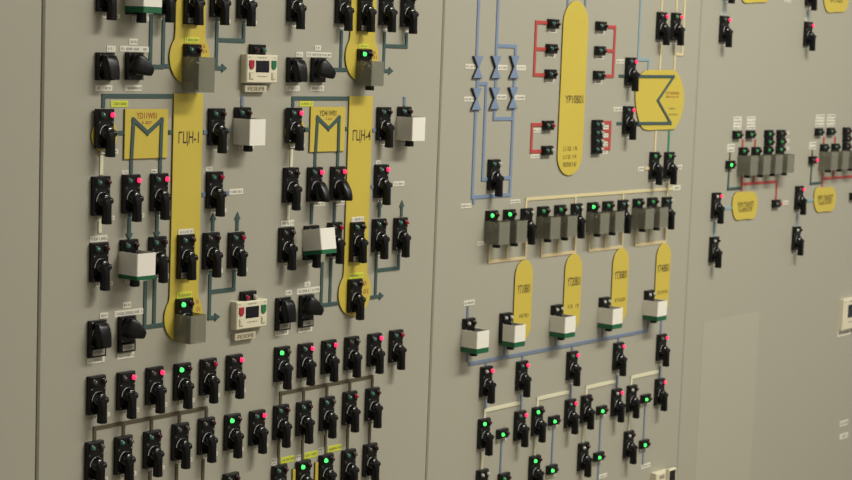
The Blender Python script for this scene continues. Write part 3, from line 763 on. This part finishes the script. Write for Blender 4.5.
def barrel(pts,label,tx):
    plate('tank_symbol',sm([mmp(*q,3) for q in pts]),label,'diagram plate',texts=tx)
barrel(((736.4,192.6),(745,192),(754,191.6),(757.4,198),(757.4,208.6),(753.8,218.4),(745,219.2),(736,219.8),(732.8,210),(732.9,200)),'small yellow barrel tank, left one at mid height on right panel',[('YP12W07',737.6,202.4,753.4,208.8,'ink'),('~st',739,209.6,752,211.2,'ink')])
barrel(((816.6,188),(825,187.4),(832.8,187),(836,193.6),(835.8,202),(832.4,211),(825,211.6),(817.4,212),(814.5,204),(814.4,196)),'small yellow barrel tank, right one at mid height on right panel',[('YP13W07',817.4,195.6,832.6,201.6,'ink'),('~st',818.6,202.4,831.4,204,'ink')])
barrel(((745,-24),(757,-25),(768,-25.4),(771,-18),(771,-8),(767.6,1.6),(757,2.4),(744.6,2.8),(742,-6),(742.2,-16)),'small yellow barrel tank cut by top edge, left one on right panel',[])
barrel(((826,-15),(837,-16),(846,-16.4),(848.8,-9),(848.6,2),(845,11.4),(836,12),(828,12.2),(824.6,4),(824.4,-7)),'small yellow barrel tank cut by top edge, right one on right panel',[('YP11W07',829.6,-1,842.6,3.4,'ink')])

# ================================================================= valve symbols
def valve(xc,yt,yb,hw,label):
    c=mmp(xc,(yt+yb)/2,4); t=mmp(xc,yt,4)[1]; bo=mmp(xc,yb,4)[1]; w=hw
    m=MB().mat('blue')
    cy=(t+bo)/2; k=1.6
    m.prism([(c[0]-w,t),(c[0]+w,t),(c[0]+k,cy),(c[0]-k,cy)],0,5.5,.6)
    m.prism([(c[0]-k,cy),(c[0]+k,cy),(c[0]+w,bo),(c[0]-w,bo)],0,5.45,.6)
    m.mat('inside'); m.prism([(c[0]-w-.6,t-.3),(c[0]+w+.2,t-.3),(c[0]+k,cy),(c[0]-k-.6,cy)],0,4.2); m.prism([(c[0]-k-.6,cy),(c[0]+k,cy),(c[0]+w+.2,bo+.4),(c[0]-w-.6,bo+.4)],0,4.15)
    put('valve_symbol',m.mesh('valve_symbol',(c[0],cy)),None,(c[0]*.001,0,-cy*.001),label=label,category='valve symbol',group='blue hourglass valve symbols')
for i,(x,w) in enumerate(((478.2,'left'),(496.3,'middle'),(514.6,'right'))):
    valve(x,56.4-.2*i,78.3,14,'blue hourglass valve symbol, %s of upper three'%w)
for i,(x,w) in enumerate(((476.6,'left'),(495,'middle'),(513.2,'right'))):
    valve(x,88.2-.4*i,110-.8*i,14,'blue hourglass valve symbol, %s of lower three'%w)

# ================================================================= loose tags
nt_=[0]
def tag(x0,y0,x1,y1,label,m='tag',d0=0.0,rows=1,txt=None,name='label_tag',th=.8):
    nt_[0]+=1
    a=mmp(x0,(y0),d0); c=mmp(x1,y1,d0)
    xm=(x0+x1)/2
    # keep the strip level on the panel: heights taken at the middle
    h=abs(y1-y0)
    slope=(mmp(x1,y0,d0)[1]-mmp(x0,y0,d0)[1])
    u0,u1=a[0],c[0]; v0=mmp(xm,(y0),d0)[1]; v1=mmp(xm,y1,d0)[1]
    o=((u0+u1)/2,(v0+v1)/2)
    mb=MB().mat(m); mb.box(u0,v0,u1,v1,0,th,.15)
    if txt is None:
        hh=(v1-v0)/rows
        for r in range(rows):
            mv=hh*.28; marks(mb,u0+hh*.3,v0+r*hh+mv,u1-hh*.3,v0+(r+1)*hh-mv,.8,'grey_ink',nt_[0]*7+r)
    ob=put(name,mb.mesh(name,o),None,(o[0]*.001,-d0*.001,-o[1]*.001),label=label,category='label',group='name tags on the panels')
    if txt: put('lettering',text_mesh(txt,'lettering',u0-o[0]+(u1-u0)*.12,v0-o[1]+(v1-v0)*.22,u1-o[0]-(u1-u0)*.12,v1-o[1]-(v1-v0)*.2,th+.15,'ink'),ob)
    return ob
S=0.09
tag(106.6,45.8,115.4,51.8,'white tag above the upper left down-pointing selector')
tag(119.8,46.2,148.8,52,'wide white tag above the upper left turned selector')
tag(129,38.8,137.4,44.8,'small white tag topping the wide tag, upper left')
tag(95.2,85.2,112,91,'white tag under the upper left down-pointing selector')
tag(124.8,85.2,141.8,91,'white tag under the upper left turned selector')
tag(110.6,100.6,127.8,107,'yellow-green tag above the left disc switch','ytag')
tag(184.4,37,199,43,'yellow-green tag on the upper left bulb','ytag',3.0)
tag(176.5,292,191.8,299-.5,'yellow-green tag on the lower left bulb','ytag',3.0)
tag(299.5,101.2,313,107-.4,'yellow-green tag above the right disc switch','ytag')
tag(358.6,43.8,368.4,48.2,'yellow-green tag on the upper right bulb','ytag',3.0)
tag(348.4,272.8,363,278.4,'yellow-green tag on the lower right bulb','ytag',3.0)
tag(296,52,302.6,57,'white tag above the right pair down-pointing selector')
tag(306,52.2,331,57.2,'wide white tag above the selector by upper right bulb')
tag(314.6,45.4,320.6,50.6,'small white tag topping wide tag by upper right bulb')
tag(286,85.6,299.4,91,'white tag under selector left of upper right bulb')
tag(310.2,85.6,323.6,91,'white tag under turned selector by upper right bulb')
tag(121.4,170.5,128,174.3,'tiny white tag left of teal leg, left heat exchanger')
tag(151,169.4,157,173.2,'tiny white tag right of left heat exchanger leg')
tag(205.4,166.6,212,170.8,'tiny white tag above switch below left pump name')
tag(375.6,160.4,380.4,164,'tiny white tag above switch below right pump name')
tag(229.2,188.8,242.8,194.6,'white tag right of the left column beside blue stub')
tag(393,181.4,404,186.2,'white tag right of the right column')
tag(90,235.6,107,242,'pale tag right above the switch near left seam')
tag(280.8,220.4,293.8,226.2,'pale tag above switch left of tilted cover')
tag(178,229,193,234.6,'white tag on the left column above tall switch',d0=3.0)
tag(351.3,216.8,363.4,221.8,'white tag on the right column above tall switch',d0=3.0)
tag(99.6,312.8,107.8,318.4,'white tag above the lower left down-pointing selector')
tag(114.2,309.6,143,315.8,'wide white tag above the lower left turned selector')
tag(122.4,302.2,130.6,308,'small white tag topping the wide tag, lower left')
tag(87,357.4,104.2,363.2,'white tag under the lower left down-pointing selector')
tag(117,353.2,133.8,358.6,'white tag under the lower left turned selector')
tag(285,290.2,291.4,295.2,'white tag above selector right of lower display module')
tag(296.5,287.6,319.4,293.4,'wide white tag above selector by lower right bulb')
tag(304,281.8,310,286.8,'small white tag topping wide tag by lower right bulb')
tag(275.2,330,288,335.4,'white tag under selector right of lower display module')
tag(297.6,327,311.8,332,'white tag under turned selector by lower right bulb')
for i,(x,y) in enumerate(((271.3,458.4),(295.3,455),(318.2,447.6))):
    tag(x,y,x+5.6,y+7,'small square white tag, %s from left, above bottom-edge switches'%ORD[i],rows=2)
for i,(x,y) in enumerate(((280.8,456.4),(304.2,451.6),(327.8,445.2))):
    tag(x,y,x+13.4,y+6,'yellow-green strip tag, %s from left, above bottom-edge switches'%ORD[i],'ytag')
# valve tags
for i,(x0,y0,x1,y1) in enumerate(((465.3,64,475.4,69),(497.8,65,507,70.2),(516.4,65.2,525.4,70.4))):
    tag(x0,y0,x1,y1,'white tag at the %s upper valve symbol'%('left','middle','right')[i],d0=5.6 if i<0 else 0)
for i,(x0,y0,x1,y1) in enumerate(((464.2,96.6,474.4,101.6),(496.6,94.6,506,99.6),(514.6,95.2,524.4,100))):
    tag(x0,y0,x1,y1,'white tag at the %s lower valve symbol'%('left','middle','right')[i])
tag(460.6,203.6,471,208.2,'white tag at the lower left end of blue loop')
tag(510.2,199.6,520,203.4,'white tag at the lower right corner of blue loop')
tag(532.4,128.4,541.2,132.6,'white tag under upper arm of lower left red bracket')
tag(530.4,154.4,539.6,158.4,'white tag under lower arm of lower left red bracket')
for k,y in enumerate((125.4,133.4,141.6,150)):
    tag(602.8-.4*k,y,608.4-.4*k,y+4,'tiny white tag, %s down, beside the four-block stack'%ORD[k])
tag(616.2,59.4,623.8,63.6,'white tag left of upper large-tank switch')
tag(613.6,107.2,621.8,111.4,'white tag left of lower large-tank switch')
tag(638,166.8,643.8,171.2,'white tag left of switch pair below large tank')
tag(677.4,164.8,681.6,169.4,'white tag right of switch pair below large tank')
tag(672.2,185.4,680,190.2,'white tag at right end of long cream bus')
tag(477.4,241.4,486,245.4,'white tag left of the first sand comb line')
tag(463.4,300.2,474.2,305.4,'white tag above the leftmost white cover')
tag(602,474.2,606.8,478.4,'white tag at bottom edge right of thin grey-blue line') if False else None
tag(598.4,474,606.6,478,'white tag at bottom edge under third lowest block')
tag(641,463.6,650,468,'white tag under the fourth lowest green-lit block')
tag(733.6,116.6,741,129.6,'stacked white tag column, left one on left panel group',rows=4)
tag(747,116.6,754.6,129.4,'stacked white tag column, right one on left panel group',rows=4)
tag(815.8,114.6,823.6,127,'stacked white tag column, left one on right panel group',rows=4)
tag(827.2,114.4,834.4,126.8,'stacked white tag column, right one on right panel group',rows=4)
tag(727.2,144,733.8,152,'white tag above the block left of left covers',rows=2)
tag(809.4,142,815.4,149.6,'white tag above the block left of right covers',rows=2)
for k in range(3):
    tag(786.6,131.4+7.8*k,789,134.6+7.8*k,'tiny white tag, %s down, right of right block stack'%ORD[k])
tag(783,200.6,788,204.6,'white tag right of the block ending the red line')
tag(784,0,790.6,2.6,'white tag cut by the top edge on right panel')
tag(722,12.4,724.6,15.2,'tiny white tag above left top switch, right panel')
tag(804.4,18,807,20.6,'tiny white tag above right top switch, right panel')
tag(839.8,420.4,847.6,425.6,'upper of two white tags low at right')
tag(839.8,433.2,847.6,438.6,'lower of two white tags low at right')

# ================================================================= display modules
def module(x,y,label,buttons=True):
    p=W(x,y); w,h,dp=70,44.5,14
    o=(w/2,h/2); r=empty('display_module',(p.x+w/2000,0,p.y-h/2000),label,'display','cream display modules')
    b=MB().mat('cream'); b.box(0,0,w,h,0,dp,1.6); marks(b,25,3.2,45,5.6,dp,'grey_ink',2); marks(b,24,33,46,34.6,dp,'grey_ink',9); marks(b,3,3.2,9,5,dp,'grey_ink',4); marks(b,60,3.2,66,5,dp,'grey_ink',4)
    put('housing',b.mesh('housing',o),r)
    b=MB().mat('screen'); b.box(20,9,50,27.5,dp-.3,dp+.5,.2); put('screen',b.mesh('screen',o),r,label='dark square screen')
    for u,m,n in () if not buttons else ((4.5,'rbtn','red shield-shaped button'),(55,'gbtn','green shield-shaped button')):
        b=MB().mat(m); b.prism([(u,8.6),(u+11,8.6),(u+11,18),(u+8,22.6),(u+3,22.6),(u,18)],dp-.3,dp+1.6,.5); put('button',b.mesh('button',o),r,label=n)
        b=MB().mat('cream_d'); b.box(u+1,27,u+9.5,39,dp-.2,dp+1.2,.5); b.mat('cream'); b.box(u+2.6,29,u+8,37,dp+1,dp+1.8,.4); put('key',b.mesh('key',o),r,label='small cream key')
    return r
module(240.9,54.2,'cream display module with red and green buttons, upper, beside upper left bulb')
module(230.8,301.6,'cream display module with red and green buttons, lower, beside lower left bulb')
m_=module(840.2,299.2,'tall cream display module cut by the right frame edge',False)
m_.scale=(1.3,.8,1.8); m_.location.x+=.3*.035; m_.location.z-=.8*.02225
tag(241.5,85.0,263,91.8,'cream name block lettered in capitals under the upper display module','btag',txt='РЕЗЕРВ',th=8)
tag(231.6,332.0,252,338.8,'cream name block lettered in capitals under the lower display module','btag',txt='РЕЗЕРВ',th=8)
tag(837.6,329.6,850,335.6,'white tag under display module at right frame edge')
a=mmp(703.5,321.5); c=mmp(759.5,312.5); zt=(a[1]+c[1])/2; bz=zt+420  # thin rectangle slightly paler than the panel around it
b=MB().mat('panel_pale'); b.box(a[0],zt,c[0],bz,0,.35,.1)
put('pale_patch',b.mesh('pale_patch',((a[0]+c[0])/2,(zt+bz)/2)),None,((a[0]+c[0])/2000,0,-(zt+bz)/2000),label='faint lighter tall rectangle low on the right panel beside the seam',category='paint patch')
# device cut by the bottom edge: cream box with an open black flap
p=W(651,473); r=empty('recorder_box',(p.x+.035,0,p.y-.025),'cream box with black framed window at bottom edge, left of seam','recorder')
b=MB().mat('cream'); b.box(0,0,58,60,0,14,1.5); b.mat('gtag'); b.box(14,6,34,14,13.8,14.5,.3); put('housing',b.mesh('housing',(35,25)),r)
b=MB().mat('cream'); b.box(40,-4,72,50,14,22,1.5); put('window_frame',b.mesh('window_frame',(35,25)),r)
b=MB().mat('screen'); b.box(42,-1,66,46,21.8,23,.3); put('window_glass',b.mesh('window_glass',(35,25)),r,label='black window')

# ================================================================= light
def area(x,y,z,sx_,sy_,pw_,col,target=None):
    l=bpy.data.lights.new('ceiling_lamp_light','AREA'); l.shape='RECTANGLE'; l.size=sx_; l.size_y=sy_; l.energy=pw_; l.color=col
    o=bpy.data.objects.new('ceiling_light',l); COL.objects.link(o); o.location=(x,y,z); o['label']='ceiling light outside the frame'; o['category']='light'
    if target:
        o.rotation_euler=(Vector(target)-Vector((x,y,z))).to_track_quat('-Z','Y').to_euler()
    return o
warm=(1.0,0.965,0.88)
area(3.0,-1.9,3.36,1.2,.35,56,warm)
area(4.3,-1.9,3.36,1.2,.35,18,warm)
area(5.9,-1.9,3.36,1.2,.35,9,warm)
area(2.75,-4.2,3.36,1.2,.35,22,warm)
area(4.6,-4.2,3.36,1.2,.35,16,warm)
w=bpy.data.worlds.new('room_world'); C.world=w; w.use_nodes=True
w.node_tree.nodes['Background'].inputs[0].default_value=(0.85,0.86,0.82,1); w.node_tree.nodes['Background'].inputs[1].default_value=0.25
C.view_settings.view_transform='Standard'; C.view_settings.look='None'; C.view_settings.gamma=1; C.view_settings.use_curve_mapping=False
C.view_settings.exposure=0.53
